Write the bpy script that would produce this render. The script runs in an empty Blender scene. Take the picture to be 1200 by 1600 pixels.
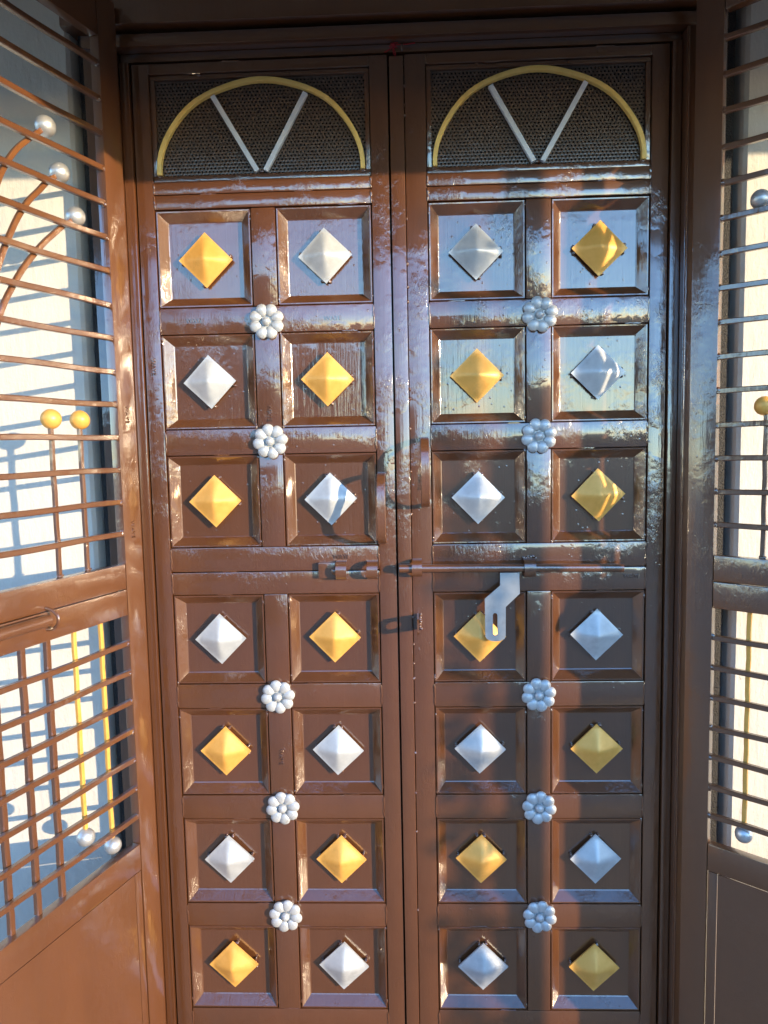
import bpy, bmesh, math, random
from mathutils import Vector, Matrix, noise
random.seed(7)
S = bpy.context.scene
COL = S.collection
rad = math.radians

# ------------------------------------------------------------------ camera
cam_d = bpy.data.cameras.new('camera'); cam = bpy.data.objects.new('camera', cam_d); COL.objects.link(cam)
Rx = Vector((0.99914854, 0.03599542, -0.02016238))      # camera right
Ru = Vector((0.0167492, 0.0927268, 0.9955507))          # camera up
Rb = Vector((0.03770486, -0.99504074, 0.09204496))      # camera back
cam.matrix_world = Matrix.Translation((0.0146, -1.5466, 1.5317)) @ Matrix((Rx, Ru, Rb)).transposed().to_4x4()
cam_d.sensor_fit = 'VERTICAL'; cam_d.sensor_height = 36.0; cam_d.lens = 36.0 * 1155 / 1600
cam_d.clip_start = 0.02; cam_d.clip_end = 2000
S.camera = cam

# ------------------------------------------------------------------ light
SUN_AZ, SUN_EL = 55.0, 7.6        # degrees to the right of the door's outward normal, and above the horizon
sdir = Vector((math.sin(rad(SUN_AZ)) * math.cos(rad(SUN_EL)), -math.cos(rad(SUN_AZ)) * math.cos(rad(SUN_EL)), math.sin(rad(SUN_EL))))
sun_d = bpy.data.lights.new('sun', 'SUN'); sun = bpy.data.objects.new('sun', sun_d); COL.objects.link(sun)
sun_d.energy = 2.0; sun_d.angle = rad(0.55); sun_d.color = (0.78, 0.60, 0.375)
sun.rotation_euler = sdir.to_track_quat('Z', 'Y').to_euler()
W = bpy.data.worlds.new('World'); S.world = W; W.use_nodes = True
nt = W.node_tree; nt.nodes.clear()
sky = nt.nodes.new('ShaderNodeTexSky'); sky.sky_type = 'NISHITA'; sky.sun_disc = False
sky.sun_elevation = rad(SUN_EL); sky.sun_rotation = math.atan2(sdir.x, sdir.y); sky.air_density = 1.0; sky.dust_density = 0.1; sky.ozone_density = 3.5
bg = nt.nodes.new('ShaderNodeBackground'); bg.inputs['Strength'].default_value = 0.15
wo = nt.nodes.new('ShaderNodeOutputWorld')
tint = nt.nodes.new('ShaderNodeMix'); tint.data_type = 'RGBA'; tint.blend_type = 'MULTIPLY'; tint.inputs[0].default_value = 1.0
tint.inputs[7].default_value = (1.48, 1.37, 1.40, 1)      # the photograph's cool white balance, the same over the whole sky
nt.links.new(sky.outputs[0], tint.inputs[6]); nt.links.new(tint.outputs[2], bg.inputs[0]); nt.links.new(bg.outputs[0], wo.inputs[0])
S.view_settings.view_transform = 'Standard'; S.view_settings.look = 'None'
S.view_settings.gamma = 1.0; S.view_settings.use_curve_mapping = False
S.view_settings.exposure = 2.42
S.cycles.max_bounces = 8; S.cycles.sample_clamp_indirect = 6.0

# ------------------------------------------------------------------ materials
def nodes_of(name):
    m = bpy.data.materials.new(name); m.use_nodes = True
    n = m.node_tree.nodes; return m, n, m.node_tree.links, n['Principled BSDF']

def noise_tex(n, l, scale, detail=3, rough=0.5, stretch=None, dist=0.0):
    geo = n.new('ShaderNodeNewGeometry'); mp = n.new('ShaderNodeMapping')
    if stretch: mp.inputs['Scale'].default_value = stretch
    l.new(geo.outputs['Position'], mp.inputs['Vector'])
    t = n.new('ShaderNodeTexNoise'); t.inputs['Scale'].default_value = scale; t.inputs['Detail'].default_value = detail
    t.inputs['Roughness'].default_value = rough; t.inputs['Distortion'].default_value = dist
    l.new(mp.outputs[0], t.inputs['Vector']); return t

def mrange(n, l, src, a, b, c=0.0, d=1.0):
    r = n.new('ShaderNodeMapRange'); r.inputs[1].default_value = a; r.inputs[2].default_value = b
    r.inputs[3].default_value = c; r.inputs[4].default_value = d; l.new(src, r.inputs[0]); return r.outputs[0]

def mathn(n, l, op, a, b):
    m = n.new('ShaderNodeMath'); m.operation = op
    for i, v in enumerate((a, b)):
        if isinstance(v, (int, float)): m.inputs[i].default_value = v
        else: l.new(v, m.inputs[i])
    return m.outputs[0]

def mixc(n, l, fac, c1, c2):
    m = n.new('ShaderNodeMix'); m.data_type = 'RGBA'
    if isinstance(fac, float): m.inputs[0].default_value = fac
    else: l.new(fac, m.inputs[0])
    for i, c in ((6, c1), (7, c2)):
        if isinstance(c, tuple): m.inputs[i].default_value = (*c, 1)
        else: l.new(c, m.inputs[i])
    return m.outputs[2]

def enamel(name, c1, c2, coat=1.0, rough=0.38, wrinkle=1.0, ior=2.05, coat_rough=0.035, broad_h=0.5, pimple=0.10):
    """thick brushed oil enamel: sags, wrinkles and brush drag under a glossy skin"""
    m, n, l, p = nodes_of(name)
    broad = noise_tex(n, l, 7, 2, 0.5, (1, 1, 0.55))
    fine = noise_tex(n, l, 105, 4, 0.6, (1.2, 1, 0.6), 1.2)
    mask = noise_tex(n, l, 11, 3, 0.6)
    mk = mrange(n, l, mask.outputs[0], 0.46, 0.68)
    wr = mathn(n, l, 'MULTIPLY', fine.outputs[0], mk)
    brush = noise_tex(n, l, 22, 3, 0.6, (9, 1, 0.35))
    brush_h = mathn(n, l, 'MULTIPLY', brush.outputs[0], 0.10)
    h = mathn(n, l, 'ADD', mathn(n, l, 'MULTIPLY', broad.outputs[0], broad_h), mathn(n, l, 'MULTIPLY', wr, 0.45 * wrinkle))
    h = mathn(n, l, 'ADD', h, brush_h)
    geo = n.new('ShaderNodeNewGeometry')
    vor = n.new('ShaderNodeTexVoronoi'); vor.inputs['Scale'].default_value = 55; l.new(geo.outputs['Position'], vor.inputs['Vector'])
    pim = mrange(n, l, vor.outputs['Distance'], 0.0, 0.13, pimple, 0.0)
    h = mathn(n, l, 'ADD', h, pim)
    b = n.new('ShaderNodeBump'); b.inputs['Strength'].default_value = 1.0; b.inputs['Distance'].default_value = 0.0042
    l.new(h, b.inputs['Height'])
    l.new(b.outputs[0], p.inputs['Coat Normal'])
    b2 = n.new('ShaderNodeBump'); b2.inputs['Strength'].default_value = 0.5; b2.inputs['Distance'].default_value = 0.003
    l.new(h, b2.inputs['Height']); l.new(b2.outputs[0], p.inputs['Normal'])
    tone = noise_tex(n, l, 9, 4, 0.6, (1, 1, 0.4))
    l.new(mixc(n, l, mrange(n, l, tone.outputs[0], 0.3, 0.7), c1, c2), p.inputs['Base Color'])
    p.inputs['Roughness'].default_value = rough
    p.inputs['Coat Weight'].default_value = coat; p.inputs['Coat IOR'].default_value = ior
    rr = noise_tex(n, l, 14, 3, 0.6)
    l.new(mrange(n, l, rr.outputs[0], 0.35, 0.75, coat_rough, coat_rough + 0.10), p.inputs['Coat Roughness'])
    return m

def metal_paint(name, c1, c2, metallic=0.30, rough=0.38):
    m, n, l, p = nodes_of(name)
    t = noise_tex(n, l, 45, 4, 0.6)
    base = mixc(n, l, mrange(n, l, t.outputs[0], 0.35, 0.7), c1, c2)
    d = noise_tex(n, l, 30, 5, 0.7); d2 = noise_tex(n, l, 5, 2, 0.5)
    dm = mathn(n, l, 'MULTIPLY', mrange(n, l, d.outputs[0], 0.52, 0.72), mrange(n, l, d2.outputs[0], 0.4, 0.65))
    l.new(mixc(n, l, mathn(n, l, 'MULTIPLY', dm, 0.45), base, tuple(v * 0.45 for v in c1)), p.inputs['Base Color'])
    p.inputs['Metallic'].default_value = metallic
    g = noise_tex(n, l, 18, 3, 0.6)
    l.new(mrange(n, l, g.outputs[0], 0.3, 0.7, rough - 0.05, rough + 0.1), p.inputs['Roughness'])
    f = noise_tex(n, l, 900, 2, 0.5)
    b = n.new('ShaderNodeBump'); b.inputs['Strength'].default_value = 0.35; b.inputs['Distance'].default_value = 0.0004
    s = mathn(n, l, 'ADD', f.outputs[0], mathn(n, l, 'MULTIPLY', t.outputs[0], 2.0))
    l.new(s, b.inputs['Height']); l.new(b.outputs[0], p.inputs['Normal'])
    return m

def plain(name, c1, c2, scale=20, rough=0.8, bump=0.3, dist=0.002, detail=4):
    m, n, l, p = nodes_of(name)
    t = noise_tex(n, l, scale, detail, 0.6)
    l.new(mixc(n, l, mrange(n, l, t.outputs[0], 0.3, 0.7), c1, c2), p.inputs['Base Color'])
    p.inputs['Roughness'].default_value = rough
    t2 = noise_tex(n, l, scale * 5, detail, 0.6)
    b = n.new('ShaderNodeBump'); b.inputs['Strength'].default_value = bump; b.inputs['Distance'].default_value = dist
    l.new(t2.outputs[0], b.inputs['Height']); l.new(b.outputs[0], p.inputs['Normal'])
    return m

BROWN = enamel('brown_enamel', (0.086, 0.0295, 0.0085), (0.110, 0.0375, 0.0115))
PANEL = enamel('panel_enamel', (0.082, 0.0280, 0.0080), (0.100, 0.0340, 0.0102), wrinkle=0.38, broad_h=0.30)
FRAME = enamel('frame_enamel', (0.086, 0.0300, 0.0098), (0.106, 0.0370, 0.0122), wrinkle=0.4, pimple=0.03, broad_h=0.35)
SHEET = enamel('sheet_enamel', (0.085, 0.056, 0.040), (0.110, 0.073, 0.053), coat=0.25, rough=0.5, wrinkle=0.3)
GATE_BROWN = enamel('gate_brown_enamel', (0.103, 0.0365, 0.0115), (0.130, 0.0465, 0.0145), rough=0.42, wrinkle=0.65, pimple=0.04, coat_rough=0.10)
BRONZE = enamel('bronze_brown_enamel', (0.21, 0.085, 0.022), (0.16, 0.055, 0.018), rough=0.35, wrinkle=0.5)
GOLD = metal_paint('gold_paint', (0.78, 0.395, 0.080), (0.86, 0.455, 0.110), 0.22, 0.38)
SILVER = metal_paint('silver_paint', (0.47, 0.49, 0.50), (0.56, 0.575, 0.58))
BALL_SILVER = metal_paint('silver_ball_paint', (0.52, 0.53, 0.54), (0.60, 0.61, 0.61), 0.65, 0.32)
GOLD_FLAT = metal_paint('gold_flat_paint', (0.97, 0.66, 0.18), (1.0, 0.72, 0.24), 0.0, 0.45)
SILVER_FLAT = metal_paint('silver_flat_paint', (0.74, 0.80, 0.86), (0.80, 0.84, 0.88), 0.0, 0.4)
STEEL = metal_paint('bare_steel', (0.34, 0.36, 0.38), (0.40, 0.42, 0.44), 0.5, 0.45)
SEAL = plain('black_sealant', (0.012, 0.012, 0.014), (0.03, 0.028, 0.027), 60, 0.45, 1.0, 0.004)
DARK = plain('dark_interior', (0.02, 0.018, 0.016), (0.03, 0.026, 0.022), 5, 0.9)
CONCRETE = plain('grey_concrete', (0.19, 0.15, 0.115), (0.25, 0.20, 0.155), 3, 0.85, 0.4, 0.004)
SLAB = plain('weathered_soffit', (0.27, 0.235, 0.205), (0.34, 0.30, 0.27), 4, 0.85)
THREAD = plain('red_thread', (0.30, 0.012, 0.02), (0.42, 0.03, 0.03), 80, 0.9)
LEAF = plain('vine_leaf', (0.03, 0.07, 0.015), (0.06, 0.11, 0.025), 9, 0.5)
BARK = plain('vine_stem', (0.10, 0.07, 0.045), (0.15, 0.11, 0.07), 30, 0.9)
CLAY = plain('clay_pot', (0.26, 0.10, 0.05), (0.32, 0.14, 0.07), 12, 0.8)

def wall_mat():
    m, n, l, p = nodes_of('cream_limewash')
    t = noise_tex(n, l, 5, 5, 0.6, (1, 1, 0.35))
    c = mixc(n, l, mrange(n, l, t.outputs[0], 0.3, 0.72), (0.57, 0.545, 0.485), (0.65, 0.625, 0.565))
    # splashes of brown paint near the frame
    sp = noise_tex(n, l, 38, 4, 0.7, (1, 1, 0.6)); mk = mrange(n, l, sp.outputs[0], 0.70, 0.73)
    geo = n.new('ShaderNodeNewGeometry'); sx = n.new('ShaderNodeSeparateXYZ'); l.new(geo.outputs['Position'], sx.inputs[0])
    ax = mathn(n, l, 'ABSOLUTE', sx.outputs[0], 0.0); near = mrange(n, l, ax, 0.70, 0.78, 1.0, 0.0)
    c = mixc(n, l, mathn(n, l, 'MULTIPLY', mathn(n, l, 'MULTIPLY', mk, near), 0.6), c, (0.16, 0.10, 0.07))
    l.new(c, p.inputs['Base Color']); p.inputs['Roughness'].default_value = 0.85
    a = noise_tex(n, l, 26, 4, 0.6, (2.2, 1, 0.5)); b_ = noise_tex(n, l, 130, 3, 0.6)
    h = mathn(n, l, 'ADD', a.outputs[0], mathn(n, l, 'MULTIPLY', b_.outputs[0], 0.35))
    b = n.new('ShaderNodeBump'); b.inputs['Strength'].default_value = 0.6; b.inputs['Distance'].default_value = 0.0035
    l.new(h, b.inputs['Height']); l.new(b.outputs[0], p.inputs['Normal'])
    return m
CREAM = wall_mat()

# ------------------------------------------------------------------ mesh helpers
def to_mesh(name, bm, mat, smooth=False):
    me = bpy.data.meshes.new(name)
    bmesh.ops.recalc_face_normals(bm, faces=bm.faces)
    bm.to_mesh(me); bm.free()
    me.materials.append(mat)
    if smooth:
        for f in me.polygons: f.use_smooth = True
        me.set_sharp_from_angle(angle=rad(38))
    return me

def link(name, me, parent=None, loc=(0, 0, 0), rot=(0, 0, 0), label=None):
    o = bpy.data.objects.new(name, me); COL.objects.link(o)
    if parent: o.parent = parent
    o.location = loc; o.rotation_euler = rot
    if label: o['label'] = label
    return o

def empty(name, label, cat, loc=(0, 0, 0), rotz=0, group=None):
    o = bpy.data.objects.new(name, None); COL.objects.link(o); o.empty_display_size = 0.1
    o.location = loc; o.rotation_euler = (0, 0, rotz); o['label'] = label; o['category'] = cat
    if group: o['group'] = group
    return o

def box_bm(x0, x1, y0, y1, z0, z1, bev=0.0, seg=2, bm=None):
    own = bm is None
    b = bmesh.new()
    bmesh.ops.create_cube(b, size=1)
    for v in b.verts:
        v.co = Vector(((x0 + x1) / 2 + v.co.x * (x1 - x0), (y0 + y1) / 2 + v.co.y * (y1 - y0), (z0 + z1) / 2 + v.co.z * (z1 - z0)))
    if bev: bmesh.ops.bevel(b, geom=list(b.edges), offset=bev, segments=seg, profile=0.6, affect='EDGES')
    if own: return b
    tmp = bpy.data.meshes.new('tmp'); b.to_mesh(tmp); b.free(); bm.from_mesh(tmp); bpy.data.meshes.remove(tmp)
    return bm

def box(name, x0, x1, y0, y1, z0, z1, mat, parent=None, bev=0.0022, label=None):
    """box with its origin at the centre of its base"""
    cx, cy = (x0 + x1) / 2, (y0 + y1) / 2
    me = to_mesh(name, box_bm(x0 - cx, x1 - cx, y0 - cy, y1 - cy, 0, z1 - z0, bev), mat, True)
    return link(name, me, parent, (cx, cy, z0), label=label)

def sweep_bm(pts, prof, closed_caps=True, up=Vector((0, 1, 0)), bm=None):
    """sweep a closed 2-D profile along pts"""
    bm = bm or bmesh.new(); rings = []
    n = len(pts); pts = [Vector(p) for p in pts]
    for i, p in enumerate(pts):
        t = (pts[min(i + 1, n - 1)] - pts[max(i - 1, 0)]).normalized()
        a = up.cross(t)
        if a.length < 1e-4: a = Vector((1, 0, 0)).cross(t)
        a.normalize(); b = t.cross(a).normalized()
        rings.append([bm.verts.new(p + a * u + b * v) for u, v in prof])
    m = len(prof)
    for r0, r1 in zip(rings, rings[1:]):
        for k in range(m): bm.faces.new((r0[k], r0[(k + 1) % m], r1[(k + 1) % m], r1[k]))
    if closed_caps: bm.faces.new(rings[0]); bm.faces.new(rings[-1][::-1])
    return bm

def circ(r, n=12): return [(r * math.cos(2 * math.pi * k / n), r * math.sin(2 * math.pi * k / n)) for k in range(n)]
def rsq(h, k=None, c=None):
    k = k or h; c = c or min(h, k) * 0.25
    return [(h - c, -k), (h, -k + c), (h, k - c), (h - c, k), (-h + c, k), (-h, k - c), (-h, -k + c), (-h + c, -k)]

def rough(bm, amp, scale, seed=0):
    for v in bm.verts:
        d = noise.noise_vector(v.co * scale + Vector((seed, seed * 1.7, 0)))
        v.co += d * amp
    return bm

def bead_mesh(name, length, r, mat, seed, axis='z'):
    n = max(5, int(length / 0.005)); pts = []
    for i in range(n + 1):
        q = -length / 2 + length * i / n
        w = Vector((random.uniform(-.4, .4) * r, 0, q)) if axis == 'z' else Vector((q, 0, random.uniform(-.4, .4) * r))
        pts.append(w)
    bm = bmesh.new(); rings = []
    for i, p in enumerate(pts):
        rr = r * random.uniform(0.55, 1.25) * (0.35 if i in (0, n) else 1)
        ring = []
        for k in range(6):
            a = 2 * math.pi * k / 6
            d = Vector((math.cos(a) * rr, math.sin(a) * rr * 0.7, 0)) if axis == 'z' else Vector((0, math.sin(a) * rr * 0.7, math.cos(a) * rr))
            ring.append(bm.verts.new(p + d))
        rings.append(ring)
    for r0, r1 in zip(rings, rings[1:]):
        for k in range(6): bm.faces.new((r0[k], r0[(k + 1) % 6], r1[(k + 1) % 6], r1[k]))
    bm.faces.new(rings[0]); bm.faces.new(rings[-1][::-1])
    return to_mesh(name, bm, mat, True)

# ================================================================== SETTING
# ground
bm = bmesh.new()
vs = [bm.verts.new(c) for c in ((-600, -900, 0), (600, -900, 0), (600, 300, 0), (-600, 300, 0))]; bm.faces.new(vs)
g = link('ground', to_mesh('ground', bm, CONCRETE)); g['kind'] = 'structure'

# house wall with the door opening: front face at y = 0, bevelled plaster edge round the opening
OPZ = 2.50; WY = -0.033
bm = bmesh.new()
def prism(poly, z0, z1):
    lo = [bm.verts.new((x, y, z0)) for x, y in poly]; hi = [bm.verts.new((x, y, z1)) for x, y in poly]
    n = len(poly)
    for k in range(n): bm.faces.new((lo[k], lo[(k + 1) % n], hi[(k + 1) % n], hi[k]))
    bm.faces.new(lo[::-1]); bm.faces.new(hi)
for s in (-1, 1):
    OPX = 0.676 if s > 0 else 0.654
    prism([(s * 4.5, WY), (s * OPX, WY), (s * (OPX - 0.006), WY + 0.008), (s * (OPX - 0.016), 0.035), (s * (OPX - 0.016), 0.24), (s * 4.5, 0.24)], 0, OPZ)
prism([(-4.5, WY), (4.5, WY), (4.5, 0.24), (-4.5, 0.24)], OPZ, 3.6)
o = link('wall', to_mesh('wall', bm, CREAM)); o['label'] = 'cream limewashed house wall around the brown door, sunlit behind the grille gates'; o['category'] = 'wall'

# dark room behind the perforated panels
bm = bmesh.new()
for f in (((-2, .24, 0), (2, .24, 0), (2, 3, 0), (-2, 3, 0)), ((-2, 3, 0), (2, 3, 0), (2, 3, 3), (-2, 3, 3)), ((-2, .24, 3), (2, .24, 3), (2, 3, 3), (-2, 3, 3)),
          ((-2, .24, 0), (-2, 3, 0), (-2, 3, 3), (-2, .24, 3)), ((2, .24, 0), (2, 3, 0), (2, 3, 3), (2, .24, 3))):
    bm.faces.new([bm.verts.new(Vector(c) + Vector((0, 0, 0.005))) for c in f])
o = link('room', to_mesh('room', bm, DARK)); o['kind'] = 'structure'

# awning slab over the door, above the frame of the picture, with a front fascia: it shades the top of the door
t = empty('awning', 'concrete awning slab over the door that shades its top', 'awning', (0, 0, 2.52))
box('slab', -1.7, 3.4, -0.70, -0.035, 2.52, 2.64, SLAB, None, 0.004).parent = t
t.children[0].location.z -= 2.52
f_ = box('fascia', -1.7, 3.4, -0.76, -0.702, 2.243 - 2.52, 2.64 - 2.52, SLAB, t, 0.004)

# made-up posts and creeper, out of view, added to shade the right-hand door leaf
def on_ray(x, u): return (x + sdir.x / math.cos(rad(SUN_EL)) * u, sdir.y / math.cos(rad(SUN_EL)) * u)
for q, (x_, u_, r_, lab) in enumerate(((0.238, 1.75, 0.024, 'slim round post added out of view to shade the right leaf, the one nearer the door'), (0.510, 2.75, 0.030, 'thicker round post added out of view to shade the right leaf, farther from the door'))):
    px, py = on_ray(x_, u_)
    t = empty('shade_post', lab, 'post', (px, py, 0), group='added shading posts out of view')
    bm = sweep_bm([(0, 0, 0.01), (0, 0, 2.9)], circ(r_, 20)); link('pole', to_mesh('pole', bm, BROWN, True), t)
    box('base_plate', -0.08, 0.08, -0.08, 0.08, 0.0, 0.01, BROWN, t, 0.001)

px, py = on_ray(0.13, 3.1)  # unseen creeper, added so its leaves break up the shade on the right leaf
t = empty('shade_creeper', 'tall narrow creeper on a cane in a clay pot, added out of view to shade the right leaf', 'plant', (px, py, 0))
bm = bmesh.new(); prof = [(0.0, 0.0), (0.13, 0.0), (0.17, 0.26), (0.18, 0.26), (0.18, 0.30), (0.15, 0.30), (0.14, 0.25), (0.0, 0.25)]
ring = []
for r, z in prof: ring.append([bm.verts.new((r * math.cos(a * math.pi / 12), r * math.sin(a * math.pi / 12), z)) for a in range(24)])
for a, b in zip(ring, ring[1:]):
    for k in range(24): bm.faces.new((a[k], a[(k + 1) % 24], b[(k + 1) % 24], b[k]))
bmesh.ops.remove_doubles(bm, verts=bm.verts, dist=1e-5)
link('pot', to_mesh('pot', bm, CLAY, True), t)
bm = sweep_bm([(0.004 * math.sin(z * 5), 0.004 * math.cos(z * 4), z) for z in [0.25 + 0.12 * i for i in range(19)]], circ(0.007, 8)); link('stem', to_mesh('stem', bm, BARK, True), t)
bm = bmesh.new()
for i in range(300):
    z = random.uniform(0.35, 2.45); a = random.uniform(0, 6.28); r = random.uniform(0.005, 0.055) * (0.6 + 0.6 * abs(math.sin(z * 4.3)))
    c = Vector((r * math.cos(a), r * math.sin(a), z)); L = random.uniform(0.02, 0.036)
    rt = Matrix.Rotation(random.uniform(0, 6.28), 4, 'Z') @ Matrix.Rotation(random.uniform(-1.2, 1.2), 4, 'X') @ Matrix.Rotation(random.uniform(-1, 1), 4, 'Y')
    q = [(-.0, 0, -L), (.4 * L, .1 * L, -.2 * L), (.3 * L, .1 * L, .5 * L), (0, 0, L), (-.3 * L, .1 * L, .5 * L), (-.4 * L, .1 * L, -.2 * L)]
    bm.faces.new([bm.verts.new(c + rt @ Vector(p)) for p in q])
o = link('foliage', to_mesh('foliage', bm, LEAF), t); o['kind'] = 'stuff'

# low wall across the yard, seen only as a dim band in the gloss of the paint
o = box('boundary_wall', -0.3, 25, -9.2, -9.0, 0, 1.72, CONCRETE, None, 0.005); o['label'] = 'low grey boundary wall across the yard, facing the door'; o['category'] = 'wall'

# house across the yard on the left: its dark front is what the left leaf mirrors below the sky
t = empty('neighbour_house', 'plain brown single-storey house across the yard, facing the door', 'house', (-7.4, -9.6, 0))
HB = plain('brown_render', (0.11, 0.075, 0.052), (0.15, 0.105, 0.075), 2.0, 0.9)
box('walls', -6.8, 6.8, -5, 0, 0, 2.75, HB, t, 0.01)
box('parapet', -6.95, 6.95, -5.1, 0.12, 2.752, 3.12, HB, t, 0.02)
for x in (-4.6, -1.6, 4.2):
    w_ = box('window', x - 0.6, x + 0.6, 0.002, 0.06, 1.0, 2.1, DARK, t, 0.01); box('sill', -0.7, 0.7, 0.03, 0.12, -0.08, -0.002, HB, w_, 0.01)
box('door', 1.1, 2.1, 0.002, 0.06, 0.0, 2.1, BROWN, t, 0.01)
# ------------------------------------------------------------------ door frame
fr = empty('door_frame', 'glossy dark brown steel frame with stepped lintel around both door leaves', 'door frame', (0, 0, 0))
for s in (-1, 1):
    def bx(n, a, b, y0, y1, z0, z1, m=FRAME, bev=0.0022): return box(n, min(s * a, s * b), max(s * a, s * b), y0, y1, z0, z1, m, fr, bev)
    bx('jamb_inner_strip', 0.5365, 0.5555, -0.014, 0.05, 0.10, 2.30)
    bx('jamb_bead', 0.5565, 0.5625, -0.034, 0.02, 0.10, 2.316, bev=0.002)
    bx('jamb', 0.5640, 0.6220, -0.028, 0.06, 0.0, 2.345)
    bx('seal_strip', 0.6230, 0.6560 if s > 0 else 0.6365, -0.016, 0.07, 0.0, 2.36, SEAL, 0.004)
    bx('jamb_back', 0.6235, 0.6590 if s > 0 else 0.6375, 0.072, 0.11, 0.0, 2.36, DARK, 0.0)
# lintel in steps, top to bottom
box('lintel', -0.655, 0.655, -0.052, 0.06, 2.352, 2.52, FRAME, fr, 0.003)
box('lintel_step', -0.6225, 0.6225, -0.034, 0.055, 2.319, 2.3425, FRAME, fr, 0.0025)
box('lintel_shadow_gap', -0.62, 0.62, -0.010, 0.05, 2.3430, 2.3515, SEAL, fr, 0.0)
box('lintel_soffit', -0.5555, 0.5555, -0.006, 0.05, 2.3025, 2.3185, FRAME, fr, 0.002)
box('threshold', -0.62, 0.62, -0.06, 0.10, 0.0, 0.098, FRAME, fr, 0.003)

# ------------------------------------------------------------------ door leaves
ROWS = [1.9157, 1.6664, 1.4170, 1.1200, 0.8707, 0.6213, 0.3720]
COLS = [0.1545, 0.4010]
FY = -0.008                     # face of the rails and stiles
HW = 0.0967                     # half size of a panel
FL = 0.0125                     # floor of the recess
BV = 0.0195                     # width of the splayed side
BACK = 0.030

def panel_floor():
    a = HW - BV + 0.002
    bm = box_bm(-a, a, FL, FL + 0.003, -a - 0.002, a + 0.002)
    bmesh.ops.subdivide_edges(bm, edges=list(bm.edges), cuts=1)
    return to_mesh('panel', bm, PANEL)
def moulding():
    bm = bmesh.new(); o_, i_ = HW, HW - BV
    prof = [(o_, FL + 0.006), (o_, FY + 0.0035), (o_ - 0.0012, FY + 0.002), (o_ - 0.0035, FY + 0.0022), (i_ + 0.0005, FL - 0.0015), (i_ - 0.0015, FL - 0.0004), (i_, FL + 0.006)]
    rings = [[bm.verts.new((sx * a, y, sz * a)) for sx, sz in ((-1, -1), (1, -1), (1, 1), (-1, 1))] for a, y in prof]
    for r0, r1 in zip(rings, rings[1:]):
        for k in range(4): bm.faces.new((r0[k], r0[(k + 1) % 4], r1[(k + 1) % 4], r1[k]))
    return to_mesh('moulding', bm, BROWN)
def boss(mat, name):
    bm = bmesh.new(); n = 20; R_ = 0.0555 / math.sqrt(2); H = 0.021; c45 = math.sqrt(0.5); grid = []
    for i in range(n + 1):
        row = []
        for j in range(n + 1):
            u, v = -1 + 2 * i / n, -1 + 2 * j / n
            au, av = abs(u), abs(v); p_ = 6.0
            d = (au ** p_ + av ** p_) ** (1 / p_)
            d = min(d, 1.0) if max(au, av) < 0.999 else 1.0
            h = H * (math.sqrt((1 - d) ** 2 + 0.005) - 0.0707) * (1.0 + 0.10 * d)
            if d >= 1: h = 0
            x, z = u * R_, v * R_
            row.append(bm.verts.new(((x - z) * c45, -0.0045 - max(h, 0), (x + z) * c45)))
        grid.append(row)
    for i in range(n):
        for j in range(n): bm.faces.new((grid[i][j], grid[i + 1][j], grid[i + 1][j + 1], grid[i][j + 1]))
    edge = [grid[i][0] for i in range(n)] + [grid[n][j] for j in range(n)] + [grid[n - i][n] for i in range(n)] + [grid[0][n - j] for j in range(n)]
    low = [bm.verts.new((v.co.x * 0.985, 0.0, v.co.z * 0.985)) for v in edge]
    for k in range(len(edge)): bm.faces.new((edge[k], edge[(k + 1) % len(edge)], low[(k + 1) % len(edge)], low[k]))
    me = to_mesh(name, bm, mat, True)
    return me
M_PANEL, M_MOULD = panel_floor(), moulding()
M_BOSS = {'g': boss(GOLD, 'diamond_boss_gold'), 's': boss(SILVER, 'diamond_boss_silver')}
def blob(r, seed):
    bm = bmesh.new(); bmesh.ops.create_icosphere(bm, subdivisions=2, radius=r)
    for v in bm.verts: v.co *= 1 + 0.35 * noise.noise(v.co / r * 1.4 + Vector((seed, 0, 0)))
    return to_mesh('weld_bead', bm, BROWN, True)
M_BLOB = [blob(0.0032, k * 3.1) for k in range(4)]
M_BEAD_Z = [bead_mesh('weld_bead', 0.046, 0.0019, BROWN, k) for k in range(5)]
M_BEAD_X = [bead_mesh('weld_bead', random.uniform(0.025, 0.07), 0.0017, BROWN, k, 'x') for k in range(5)]

def petal():
    bm = bmesh.new(); bmesh.ops.create_uvsphere(bm, u_segments=14, v_segments=8, radius=1)
    for v in bm.verts:
        x, y, z = v.co
        w = 0.0134 * (0.88 + 0.12 * z)
        v.co = Vector((x * w, y * 0.0064 - 0.0035, 0.0240 + z * 0.0130))
    return to_mesh('petal', bm, SILVER, True)
def knob():
    bm = bmesh.new(); bmesh.ops.create_uvsphere(bm, u_segments=16, v_segments=10, radius=1)
    for v in bm.verts: v.co = Vector((v.co.x * 0.0092, v.co.y * 0.0085 - 0.0085, v.co.z * 0.0092))
    return to_mesh('knob', bm, SILVER, True)
def disc():
    bm = bmesh.new(); lo = [bm.verts.new((0.031 * math.cos(a * math.pi / 16), 0, 0.031 * math.sin(a * math.pi / 16))) for a in range(32)]
    hi = [bm.verts.new((v.co.x, -0.004, v.co.z)) for v in lo]
    for k in range(32): bm.faces.new((lo[k], lo[(k + 1) % 32], hi[(k + 1) % 32], hi[k]))
    bm.faces.new(hi); bm.faces.new(lo[::-1])
    return to_mesh('rosette', bm, SILVER)
M_PETAL, M_KNOB, M_DISC = petal(), knob(), disc()

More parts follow.
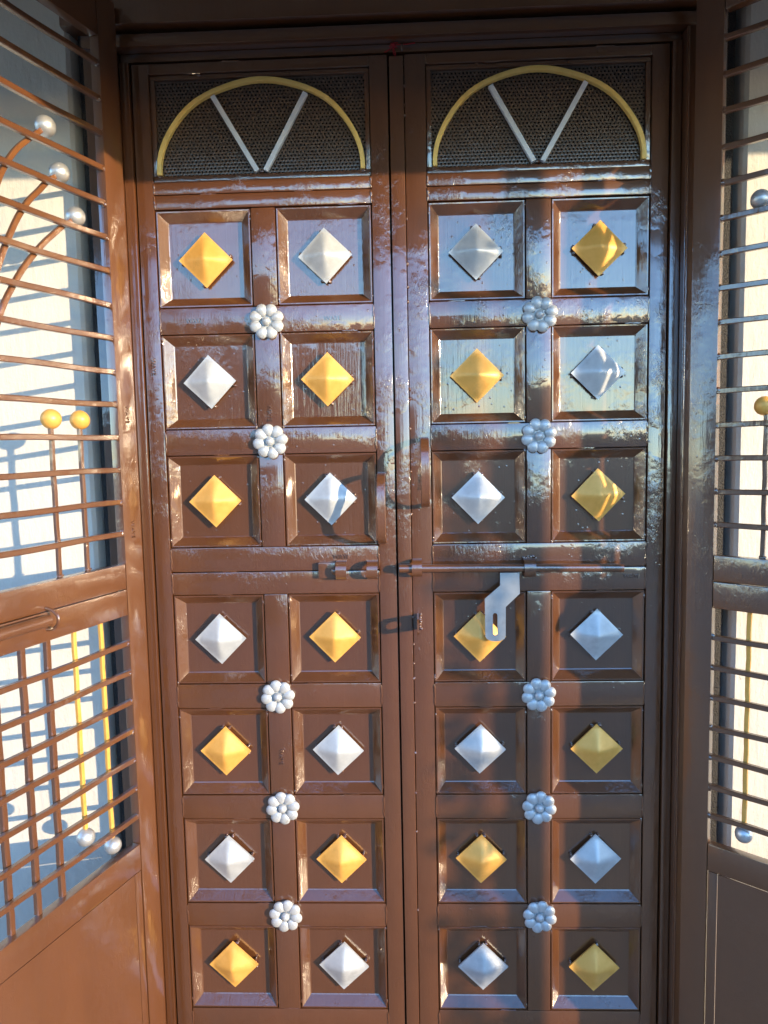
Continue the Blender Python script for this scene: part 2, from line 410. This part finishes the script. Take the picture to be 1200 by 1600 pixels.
def perforated(x0, x1, z0, z1):
    """sheet with a real hexagonal grid of punched holes"""
    P = 0.00765; bm = bmesh.new(); R_ = P / math.sqrt(3); hr = 0.0020
    cache = {}
    def vert(x, y, z):
        k = (round(x * 1e5), round(y * 1e5), round(z * 1e5))
        if k not in cache: cache[k] = bm.verts.new((x, y, z))
        return cache[k]
    r = 0; z = z0 - 0.004
    while z < z1 + 0.004:
        x = x0 - 0.004 + (P / 2 if r % 2 else 0)
        while x < x1 + 0.004:
            outer, inner, back = [], [], []
            for k in range(12):
                a = math.pi / 6 * k + math.pi / 6
                rad_ = R_ if k % 2 == 0 else R_ * math.cos(math.pi / 6)
                outer.append(vert(x + rad_ * math.cos(a), 0, z + rad_ * math.sin(a)))
                inner.append(vert(x + hr * math.cos(a), 0.0002, z + hr * math.sin(a)))
                back.append(vert(x + hr * math.cos(a), 0.0022, z + hr * math.sin(a)))
            for k in range(12):
                j = (k + 1) % 12
                bm.faces.new((outer[k], outer[j], inner[j], inner[k])); bm.faces.new((inner[k], inner[j], back[j], back[k]))
            x += P
        z += P * math.sqrt(3) / 2; r += 1
    return to_mesh('perforated_sheet', bm, SHEET)

stamps = []
def stamp(x, y, z, size, parent, rot=(math.pi / 2, 0, 0), txt='WAYE'):
    c = bpy.data.curves.new('maker_stamp', 'FONT'); c.body = txt; c.size = size; c.extrude = 0.0015; c.align_x = 'CENTER'; c.align_y = 'CENTER'
    c.materials.append(BROWN)
    tmp = bpy.data.objects.new('tmp', c); COL.objects.link(tmp)
    me = bpy.data.meshes.new_from_object(tmp.evaluated_get(bpy.context.evaluated_depsgraph_get()))
    bpy.data.objects.remove(tmp); bpy.data.curves.remove(c)
    return link('maker_stamp', me, parent, (x, y, z), rot)

def leaf(s, label):
    """s = -1 left leaf, +1 right leaf; everything in local coordinates of the leaf's base (x = 0 at the middle of the doorway)"""
    L = empty('door_leaf', label, 'door', (0, 0, 0.10))
    Z = -0.10
    def X(a): return s * a
    def B(n, a, b, z0, z1, y0=FY, y1=BACK - 0.001, mat=BROWN, bev=0.0024):
        return box(n, min(X(a), X(b)), max(X(a), X(b)), y0, y1, z0 + Z, z1 + Z, mat, L, bev)
    z_top, z_bot = 2.298, 0.108
    B('hinge_stile', 0.4995, 0.5335, z_bot, z_top)
    if s < 0: B('meeting_stile', 0.0193, 0.0560, z_bot, z_top)
    else:
        B('meeting_stile', 0.0135, 0.0560, z_bot, z_top, FY + 0.001)
        box('astragal', -0.0165, 0.0125, FY - 0.0035, BACK, z_bot + Z, z_top - 0.004 + Z, BROWN, L, 0.003)
        # the drip-covered seam between the astragal and the stile
        for k in range(22):
            z = random.uniform(0.2, 2.25)
            link('weld_bead', M_BLOB[k % 4], L, (0.0130, FY - 0.0005, z + Z), (random.uniform(0, 3), 0, random.uniform(0, 3)))
    # rails: top bar, two under the arch, one between rows, lock rail in two tubes, bottom
    x0, x1 = 0.0570, 0.4985
    rails = [(2.2775, z_top), (2.0440, 2.0685), (2.0150, 2.0430)]
    for a, b in ((0, 1), (1, 2), (3, 4), (4, 5), (5, 6)): rails.append((ROWS[b] + 0.0980, ROWS[a] - 0.0980))
    rails += [(1.2675, ROWS[2] - 0.0980), (ROWS[3] + 0.0980, 1.2660), (0.215, ROWS[6] - 0.0980), (z_bot, 0.2138)]
    for i, (a, b) in enumerate(rails):
        r = B('rail', x0, x1, a, b, FY + 0.0006)
        cx = X((x0 + x1) / 2)
        for e in (x0, x1):
            if b - a > 0.02:
                w = link('weld_bead', M_BEAD_Z[(i + (e > .2)) % 5], r, (X(e) - cx, -(BACK - 0.001 - FY - 0.0006) / 2 - 0.0002, (b - a) / 2))
                w.scale = (1, 1, min(1, (b - a) / 0.048))
        for k in range(2):
            link('weld_bead', M_BEAD_X[(i + k) % 5], r, (random.uniform(-.19, .19), -(BACK - 0.001 - FY - 0.0006) / 2 + 0.0006, (b - a) if k else 0.0))
    for z in ROWS:
        B('mullion', COLS[0] + 0.0984, COLS[1] - 0.0984, z - 0.0976, z + 0.0976)
    box('back_sheet', min(X(0.03), X(0.53)), max(X(0.03), X(0.53)), BACK, BACK + 0.002, 0.11 + Z, 2.06 + Z, DARK, L, 0.0)
    # perforated fanlight
    px0, px1, pz0, pz1 = 0.0665, 0.4885, 2.0815, 2.2680
    me = perforated(-(px1 - px0) / 2, (px1 - px0) / 2, 0, pz1 - pz0)
    o = link('perforated_sheet', me, L, (X((px0 + px1) / 2), 0.004, pz0 + Z), label='perforated sheet with small round holes')
    for n_, a, b, z0, z1 in (('bead_strip', x0, x1, 2.0695, pz0), ('bead_strip', x0, x1, pz1, 2.2765), ('bead_strip', x0, px0 - 0.0002, pz0 + 0.0002, pz1 - 0.0002), ('bead_strip', px1 + 0.0002, x1, pz0 + 0.0002, pz1 - 0.0002)):
        B(n_, a, b, z0, z1, FY + 0.0045, 0.012, bev=0.0015)
    # gold arch (a little hand-bent) and two silver spokes
    cxm = X(0.2775); zb = 2.0825
    pts = []
    for k in range(41):
        a = math.pi * k / 40
        wob = 0.0016 * math.sin(3.1 * a + s) + 0.0008 * math.sin(9 * a)
        pts.append(((0.2065 + wob) * math.cos(a), 0, (0.179 + wob) * math.sin(a)))
    bm = sweep_bm(pts, rsq(0.0045, 0.0060, 0.0009), up=Vector((0, 1, 0)))
    link('arch', to_mesh('arch', bm, GOLD_FLAT, True), L, (cxm, -0.0045, zb + Z), label='gold half-round arch')
    for e in (-1, 1):
        bm = sweep_bm([(0.0085 * e, 0, 0.003), (0.0935 * e, 0, 0.1500)], rsq(0.0050, 0.0052, 0.0008))
        link('spoke', to_mesh('spoke', bm, SILVER_FLAT, False), L, (cxm, -0.0040, zb + Z), label='silver spoke')
    for q in ((-0.2065, -0.002), (0.2065, -0.002), (0, 0.004), (0.008, 0.182), (-0.12, 0.193), (0.06, 0.190)):
        link('weld_bead', M_BLOB[random.randrange(4)], L, (cxm + q[0], -0.003, zb + q[1] + Z)).scale = (1.5, 1, 1.2)
    # recessed panels with diamond bosses
    for r, z in enumerate(ROWS):
        for c, a in enumerate(COLS):
            outer = (c == 1)
            gold = (outer == (r % 2 == 0)) if s < 0 else (outer == (r % 2 == 0))
            p = link('panel', M_PANEL, L, (X(a), 0, z + Z))
            link('moulding', M_MOULD, p)
            jx, jz = random.uniform(-.0016, .0016), random.uniform(-.0018, .0018)
            link('diamond_boss', M_BOSS['g' if gold else 's'], p, (jx, 0.004, jz), (random.uniform(-.035, .035), random.uniform(-.035, .035), random.uniform(-.03, .03)), label='gold diamond boss' if gold else 'silver diamond boss')
            for k, (dx, dz) in enumerate(((0.008, 0.049), (-0.008, 0.049), (0.050, 0.008), (-0.050, 0.006), (0.050, -0.008), (-0.050, -0.006), (0.007, -0.049), (-0.007, -0.049))):
                if random.random() < 0.72:
                    b = link('weld_bead', M_BLOB[k % 4], p, (jx + dx * random.uniform(.97, 1.03), 0.0085, jz + dz * random.uniform(.97, 1.03)))
                    b.scale = (random.uniform(.9, 1.5), 1.8, random.uniform(.8, 1.3))
            # runs and lumps of paint in the corners
            for q in range(3):
                sx, sz = random.choice(((-1, -1), (1, -1), (-1, 1), (1, 1)))
                b = link('weld_bead', M_BLOB[q], p, (sx * (HW - 0.001), -0.0045, sz * (HW - random.uniform(0.0, 0.02))))
                b.scale = (0.8, 0.7, random.uniform(.8, 1.8))
    # rosettes on the crossings
    zs = [1.7855, 1.5410, 0.9955, 0.7465, 0.4985]
    for z in zs:
        ro = link('rosette', M_DISC, L, (X(0.2778) + random.uniform(-.0015, .0015), FY - 0.0005, z + Z), (0, random.uniform(-.25, .25), 0), label='silver flower rosette')
        for k in range(8):
            link('petal', M_PETAL, ro, (0, -0.002, 0), (0, 2 * math.pi * (k + 0.5) / 8, 0))
        link('knob', M_KNOB, ro)
    # hinge-side leaf stamps
    return L

LL = leaf(-1, 'left brown steel door leaf with gold and silver diamonds, short bolt socket, no hanging hasp')
LR = leaf(1, 'right brown steel door leaf carrying the long bolt and the grey hanging hasp plate')
ZL = -0.10

# C-shaped pull handles: flat strap bowed out of the door
def pull(parent, x, z0, z1):
    h = (z1 - z0) / 2; pts = []
    for k in range(25):
        a = math.pi * k / 24
        c_, s_ = math.cos(a), math.sin(a)
        pts.append((0, FY - 0.0645 * abs(s_) ** 0.62, (abs(c_) ** 0.80) * math.copysign(h, c_) if abs(c_) > 1e-6 else 0))
    bm = sweep_bm(pts, [(u, v) for u, v in rsq(0.0035, 0.0088, 0.0012)], up=Vector((1, 0, 0)).cross(Vector((0, 0, 1))) if False else Vector((1, 0, 0)))
    return link('pull_handle', to_mesh('pull_handle', bm, GATE_BROWN, True), parent, (x, 0, (z0 + z1) / 2 + ZL))
pull(LL, -0.0470, 1.327, 1.470)
pull(LR, 0.0425, 1.402, 1.540)

# long bolt on the right leaf
yb = FY - 0.0165
bm = sweep_bm([(-0.0135, 0, 0.0015), (0.20, 0, 0), (0.4475, 0, -0.0035)], circ(0.0085, 18), up=Vector((0, 0, 1)))
rod = link('bolt_rod', to_mesh('bolt_rod', bm, GATE_BROWN, True), LR, (0, yb, 1.2705 + ZL))
def clip(parent, x, w, z, yr=0.0165, r=0.0112, zh=0.020, name='bolt_clip'):
    """omega-shaped strap that passes over the rod"""
    pts = [(0, 0.0, zh), (0, -0.0015, zh - 0.002)]
    for k in range(13):
        a = math.pi / 2 + math.pi * k / 12
        pts.append((0, -yr * 0.62 + math.cos(a) * r, math.sin(a) * r * 1.12))
    pts += [(0, -0.0015, -zh + 0.002), (0, 0.0, -zh)]
    bm = sweep_bm(pts, rsq(w / 2, 0.0013, 0.0006), up=Vector((1, 0, 0)))
    # the sweep's first axis lies across the strap
    me = to_mesh(name, bm, GATE_BROWN, True)
    return link(name, me, parent, (x, FY, z + ZL))
def strap(parent, x, w, z, h, out, name='bolt_clip'):
    """flat strap bent into an arch over the rod, width w along x"""
    prof = []
    for k in range(15):
        a = math.pi * k / 14
        prof.append((-out * abs(math.sin(a)) ** 0.6, h * math.cos(a)))
    bm = bmesh.new(); rows_ = []
    for y, z_ in prof:
        l_ = math.hypot(y, z_) or 1; ny, nz = y / l_ * 0.0022, z_ / l_ * 0.0022
        rows_.append([bm.verts.new((-w / 2, y, z_)), bm.verts.new((w / 2, y, z_)), bm.verts.new((w / 2, y - ny, z_ - nz)), bm.verts.new((-w / 2, y - ny, z_ - nz))])
    for r0, r1 in zip(rows_, rows_[1:]):
        for k in range(4): bm.faces.new((r0[k], r0[(k + 1) % 4], r1[(k + 1) % 4], r1[k]))
    bm.faces.new(rows_[0]); bm.faces.new(rows_[-1][::-1])
    bmesh.ops.bevel(bm, geom=[e for e in bm.edges if e.calc_face_angle(0) > 1.2], offset=0.0006, segments=1, affect='EDGES')
    me = to_mesh(name, bm, GATE_BROWN, True)
    o = link(name, me, parent, (x, FY, z + ZL)); return o
strap(LR, 0.023, 0.021, 1.2715, 0.0185, 0.029)
strap(LR, 0.256, 0.024, 1.2690, 0.0195, 0.029)
for k in range(6): link('weld_bead', M_BLOB[k % 4], LR, (0.246 + 0.005 * k, FY - 0.001, 1.290 + random.uniform(-.002, .003) + ZL))
# hasp plate: cranked flat bar with a slot, hanging from the rod
poly = [(0.0, 0.0), (0.0395, 0.0), (0.0405, -0.044), (0.0115, -0.0715), (0.0108, -0.133), (0.0085, -0.139), (0.0, -0.1432), (-0.010, -0.1445), (-0.020, -0.1432), (-0.0280, -0.139), (-0.0310, -0.134), (-0.0318, -0.054), (0.0, -0.0265)]
slot = []
for k in range(9):
    a = math.pi * k / 8; slot.append((-0.0108 + 0.0048 * math.cos(a), -0.089 + 0.0048 * math.sin(a)))
for k in range(9):
    a = math.pi + math.pi * k / 8; slot.append((-0.0104 + 0.0048 * math.cos(a), -0.127 + 0.0048 * math.sin(a)))
bm = bmesh.new()
def loop(pts, y): return [bm.verts.new((x, y, z)) for x, z in pts]
fo, fi, bo, bi = loop(poly, 0), loop(slot, 0), loop(poly, 0.0032), loop(slot, 0.0032)
def es(vs): return [bm.edges.new((vs[i], vs[(i + 1) % len(vs)])) for i in range(len(vs))]
bmesh.ops.triangle_fill(bm, use_beauty=True, edges=es(fo) + es(fi)); bmesh.ops.triangle_fill(bm, use_beauty=True, edges=es(bo) + es(bi))
for a, b in ((fo, bo), (fi, bi)):
    for i in range(len(a)): bm.faces.new((a[i], a[(i + 1) % len(a)], b[(i + 1) % len(a)], b[i]))
link('hasp_plate', to_mesh('hasp_plate', bm, STEEL), rod, (0.1945, -0.0055, -0.0095), (0, 0.0, 0), label='unpainted grey steel hasp plate with a slot')
# staple plate on the meeting stile, standing edge-on, with a hole
bm = bmesh.new()
ol = [(FY, -0.017), (FY - 0.050, -0.0160), (FY - 0.056, -0.010), (FY - 0.056, 0.010), (FY - 0.050, 0.0160), (FY, 0.017)]
hl = [(FY - 0.038 + 0.0115 * math.cos(a * math.pi / 8), 0.0085 * math.sin(a * math.pi / 8)) for a in range(16)]
def loop2(pts, x): return [bm.verts.new((x, y, z)) for y, z in pts]
fo, fi, bo, bi = loop2(ol, -0.002), loop2(hl, -0.002), loop2(ol, 0.002), loop2(hl, 0.002)
bmesh.ops.triangle_fill(bm, use_beauty=True, edges=es(fo) + es(fi)); bmesh.ops.triangle_fill(bm, use_beauty=True, edges=es(bo) + es(bi))
for a, b in ((fo, bo), (fi, bi)):
    for i in range(len(a)): bm.faces.new((a[i], a[(i + 1) % len(a)], b[(i + 1) % len(a)], b[i]))
st = link('staple_plate', to_mesh('staple_plate', bm, GATE_BROWN), LR, (0.0235, 0, 1.156 + ZL))
for k in range(7): link('weld_bead', M_BLOB[k % 4], st, (0.004 + random.uniform(0, .004), FY - 0.001, -0.016 + 0.005 * k))
# bolt socket on the left leaf: short rod stub, two straps
bm = sweep_bm([(-0.183, 0, 0), (-0.147, 0, 0)], circ(0.0085, 18), up=Vector((0, 0, 1)))
link('socket_plate', to_mesh('socket_plate', box_bm(-0.0185, 0.0185, -0.010, 0, -0.0165, 0.0165, 0.002), GATE_BROWN, True), LL, (-0.1655, FY, 1.2685 + ZL))
bm.free()
bm = bmesh.new(); bmesh.ops.create_uvsphere(bm, u_segments=14, v_segments=8, radius=0.0078)
link('socket_stub', to_mesh('socket_stub', bm, GATE_BROWN, True), LL, (-0.1500, FY - 0.010, 1.2675 + ZL))
strap(LL, -0.1350, 0.0225, 1.2685, 0.0195, 0.027)
strap(LL, -0.0700, 0.0225, 1.2685, 0.0190, 0.027)

# maker's stamps raised in the tube walls
for x, z, r_, par in ((-0.425, 1.7915, 0, LL), (-0.140, 1.7895, 0, LL), (-0.135, 1.296, 0, LL), (-0.516, 1.70, 1, LL), (-0.277, 1.60, 1, LL), (0.470, 1.246, 0, LR), (0.0350, 1.452, 1, LR), (-0.277, 0.86, 1, LL)):
    stamp(x, FY + (0.0004 if r_ == 0 else -0.0003) - 0.0002, z + ZL, 0.0125, par, (math.pi / 2, math.pi / 2 if r_ else 0, 0))

# ------------------------------------------------------------------ red thread tied at the head of the door
t = empty('red_thread', 'small scrap of red thread tied above the meeting of the door leaves', 'thread', (-0.006, FY - 0.006, 2.312))
def wob_curve(p0, p1, sag, n=9):
    out = []
    for k in range(n):
        u = k / (n - 1); p = Vector(p0).lerp(Vector(p1), u); p += Vector((random.uniform(-.0008, .0008), -random.uniform(0, .0015), -sag * math.sin(math.pi * u))); out.append(p)
    return out
for p0, p1, sg in (((0, 0, 0), (0.042, 0, 0.002), 0.001), ((0, 0, 0), (-0.018, 0, -0.013), 0.002), ((0, 0, 0), (0.003, 0, -0.022), 0), ((-.002, -.001, 0.001), (0.0, -.001, -0.018), 0), ((-.008, 0, -.004), (.008, 0, .003), -.003), ((-.006, -.001, .003), (.006, -.001, -.006), .001)):
    link('strand', to_mesh('strand', sweep_bm(wob_curve(p0, p1, sg), circ(0.0011, 6)), THREAD, True), t)
bm = bmesh.new(); bmesh.ops.create_icosphere(bm, subdivisions=2, radius=0.0042); rough(bm, 0.002, 300)
link('knot', to_mesh('knot', bm, THREAD, True), t)
b = link('drop', M_BLOB[0], t, (0.0165, -0.002, -0.006)); b.scale = (0.9, 1, 2.2)

# ------------------------------------------------------------------ grille gates
BAR_Z = [2.2535 - 0.06355 * i for i in range(15)]
LOW_Z = [1.1412 - 0.0607 * i for i in range(7)]
def gate(left, label):
    a = rad(19.0) if left else rad(49.5)
    if left: loc, rz, s = (-0.556, -0.11, 0.10), -math.pi / 2 - a, 1     # s: side (local y) the camera looks at
    else: loc, rz, s = (0.595, -0.11, 0.10), -math.pi / 2 + a, -1
    G = empty('grille_gate', label, 'gate', loc, rz)
    Z = -0.10; T = 0.021; END = 0.455
    def B(n, x0, x1, z0, z1, d0=0.0, d1=T, bev=0.0022, mat=GATE_BROWN):
        """d = depth behind the visible face"""
        ys = sorted((-s * d0, -s * d1)); return box(n, x0, x1, ys[0], ys[1], z0 + Z, z1 + Z, mat, G, bev)
    B('stile', -0.0505, 0.0, 0.12, 2.385); B('stile', END, END + 0.05, 0.12, 2.385)
    B('top_rail', 0.0008, END - 0.0008, 2.302, 2.385, 0.0006)
    B('lock_rail', 0.0008, END - 0.0008, 1.2535, 1.3035, 0.0006); B('lock_rail', 0.0008, END - 0.0008, 1.2000, 1.2520, 0.0006)
    B('lower_rail', 0.0008, END - 0.0008, 0.664, 0.7195, 0.0006); B('bottom_rail', 0.0008, END - 0.0008, 0.12, 0.170, 0.0006)
    B('edge_strip', 0.0020, 0.0200, 0.1715, 0.6625, 0.0015, 0.012, 0.0015); B('edge_strip', END - 0.0200, END - 0.0020, 0.1715, 0.6625, 0.0015, 0.012, 0.0015)
    # lower sheet, slightly oil-canned
    bm = bmesh.new(); nx, nz = 24, 26; x0, x1, z0, z1 = 0.0212, END - 0.0212, 0.1715, 0.6625; gv = []
    for i in range(nx + 1):
        col = []
        for j in range(nz + 1):
            u, v = i / nx, j / nz; edge = math.sin(math.pi * u) * math.sin(math.pi * v)
            d = 0.0018 - edge ** 0.6 * 0.0036 * noise.noise(Vector((u * 2.2 + (0 if left else 5), v * 2.6, 0.3)))
            col.append(bm.verts.new((x0 + (x1 - x0) * u, -s * d, z0 + (z1 - z0) * v + Z)))
        gv.append(col)
    for i in range(nx):
        for j in range(nz): bm.faces.new((gv[i][j], gv[i + 1][j], gv[i + 1][j + 1], gv[i][j + 1]))
    ext = bmesh.ops.extrude_face_region(bm, geom=list(bm.faces))
    for v in [e for e in ext['geom'] if isinstance(e, bmesh.types.BMVert)]: v.co.y -= s * 0.002
    link('sheet_panel', to_mesh('sheet_panel', bm, GATE_BROWN, True), G)
    me_bar = None
    for i, z in enumerate(BAR_Z + LOW_Z):
        pts = []
        ph = random.uniform(0, 6)
        for k in range(13):
            x = 0.0002 + (END - 0.0004) * k / 12
            pts.append((x, 0.0006 * math.sin(ph + k), 0.0009 * math.sin(ph * 2 + k * 0.8)))
        bm = sweep_bm(pts, rsq(0.0052, 0.0052, 0.0014), up=Vector((0, 0, 1)))
        bar = link('grille_bar', to_mesh('grille_bar', bm, GATE_BROWN, True), G, (0, -s * 0.0070, z + Z))
        for e in (0.0, END):
            w = link('weld_bead', M_BLOB[i % 4], bar, (e + (0.001 if e == 0 else -0.001), s * 0.002, random.uniform(-.003, .003))); w.scale = (1.6, 1.5, random.uniform(1.5, 2.1))
    def rodp(name, pts, r, mat, depth, label=None, sq=True):
        bm = sweep_bm(pts, rsq(r, r, r * 0.3) if sq else circ(r, 10), up=Vector((0, 1, 0)))
        return link(name, to_mesh(name, bm, mat, True), G, (0, -s * depth, Z), label=label)
    dt = -0.018 if left else -0.005
    def ball(parent, x, z, r, mat, lab, dy=0.0):
        bm = bmesh.new(); bmesh.ops.create_uvsphere(bm, u_segments=28, v_segments=16, radius=r)
        for v in bm.verts: v.co *= 1 + 0.03 * noise.noise(v.co * 60 + Vector((x * 90, 0, 0)))
        link('ball', to_mesh('ball', bm, mat, True), parent, (x, dy, z), label=lab)
    def wob(x, z0, z1, amp=0.0006):
        n = max(3, int(abs(z1 - z0) / 0.03)); ph = random.uniform(0, 6)
        return [(x + amp * math.sin(ph + 2.1 * k), 0, z0 + (z1 - z0) * k / n) for k in range(n + 1)]
    # upright pins with gold balls standing on the lock rail
    for x in (((0.1035, 0.1725, 0.3450) if left else (0.0885, 0.158, 0.330))):
        x += dt
        r = rodp('ball_pin', wob(x, 1.3035, 1.575), 0.0040, GATE_BROWN, 0.0172)
        ball(r, x - (0.002 if left else 0.004), 1.5870, 0.0178, GOLD, 'gold ball finial')
        w = link('weld_bead', M_BLOB[1], r, (x, 0, 1.306)); w.scale = (2.4, 2, 1)
    # bars of the lower grille: brown uprights, then two gold ones that hang with silver balls
    ups = (0.2105, 0.2660, 0.3230, 0.3780) if left else (0.200, 0.256, 0.312, 0.368)
    for x in ups: rodp('grille_upright', wob(x + dt, 0.7195, 1.2000), 0.0054, GATE_BROWN, 0.0190)
    hang = ((0.0775, 0.762), (0.1465, 0.815)) if left else ((0.0680, 0.772), (0.1380, 0.825))
    for k, (x, zb) in enumerate(hang + (((0.4300, 0.765),) if left else ((0.425, 0.765),))):
        x += dt
        r = rodp('hanging_bar', wob(x, zb, 1.2000), 0.0040, GOLD, 0.0185, 'gold bar')
        ball(r, x, zb - 0.017, 0.0170, BALL_SILVER, 'silver ball')
    # fan of bent rods with silver balls
    fan = [[(0.147, 2.090), (0.166, 2.074), (0.186, 2.056), (0.208, 2.035), (0.229, 2.008), (0.250, 1.972), (0.270, 1.92), (0.292, 1.85), (0.314, 1.76), (0.334, 1.65), (0.343, 1.50), (0.346, 1.3035)],
           [(0.120, 2.020), (0.143, 2.004), (0.166, 1.980), (0.190, 1.956), (0.212, 1.927), (0.232, 1.893), (0.256, 1.845), (0.282, 1.78), (0.304, 1.70), (0.322, 1.60), (0.332, 1.48), (0.336, 1.3035)],
           [(0.087, 1.953), (0.110, 1.938), (0.136, 1.916), (0.162, 1.893), (0.188, 1.866), (0.212, 1.838), (0.232, 1.810), (0.262, 1.760), (0.292, 1.68), (0.312, 1.59), (0.322, 1.48), (0.326, 1.3035)]]
    off = dt if left else dt - 0.014
    for k, c in enumerate(fan):
        pts = [Vector((x + off, 0, z)) for x, z in c]
        fine = []
        for i in range(len(pts) - 1):
            p0, p1, p2, p3 = pts[max(i - 1, 0)], pts[i], pts[i + 1], pts[min(i + 2, len(pts) - 1)]
            for q in range(4):
                u = q / 4
                fine.append(0.5 * ((2 * p1) + (p2 - p0) * u + (2 * p0 - 5 * p1 + 4 * p2 - p3) * u * u + (3 * p1 - p0 - 3 * p2 + p3) * u ** 3))
        fine.append(pts[-1])
        r = rodp('fan_rod', fine, 0.0044, BRONZE, 0.0175, 'copper-brown bent rod')
        ball(r, c[0][0] - 0.004 + off, c[0][1] + 0.005, 0.0176, BALL_SILVER, 'silver ball')
    # sliding bolt on the lock rail with its ring
    pts = [(0.215, 0, 0), (0.50, 0, 0)]
    bm = sweep_bm(pts, circ(0.0105, 16), up=Vector((0, 0, 1)))
    bolt = link('gate_bolt', to_mesh('gate_bolt', bm, GATE_BROWN, True), G, (0, s * 0.013, 1.2400 + Z))
    ring_pts = [(0.207, s * (-0.013 + 0.027 * math.sin(math.pi * k / 12)), 1.2400 + 0.019 * math.cos(math.pi * k / 12)) for k in range(13)]
    bm = sweep_bm([(0, y + s * 0.013, z - 1.24) for x, y, z in ring_pts], circ(0.0030, 8), up=Vector((1, 0, 0)))
    link('bolt_ring', to_mesh('bolt_ring', bm, GATE_BROWN, True), G, (0.207, 0, 1.24 + Z))
    # paint-filled stamp on the hinge stile
    if left:
        for z, xx in ((1.37, -0.025), (1.60, -0.025)):
            st_ = stamp(xx, 0.0004, z + Z, 0.0125, G, (math.pi / 2, math.pi / 2, math.pi), 'WAYE')
    return G
gate(True, 'left grille gate, with three silver balls on bent rods beside two gold balls')
gate(False, 'right grille gate swung wide open, its stile in front of the shaded jamb')
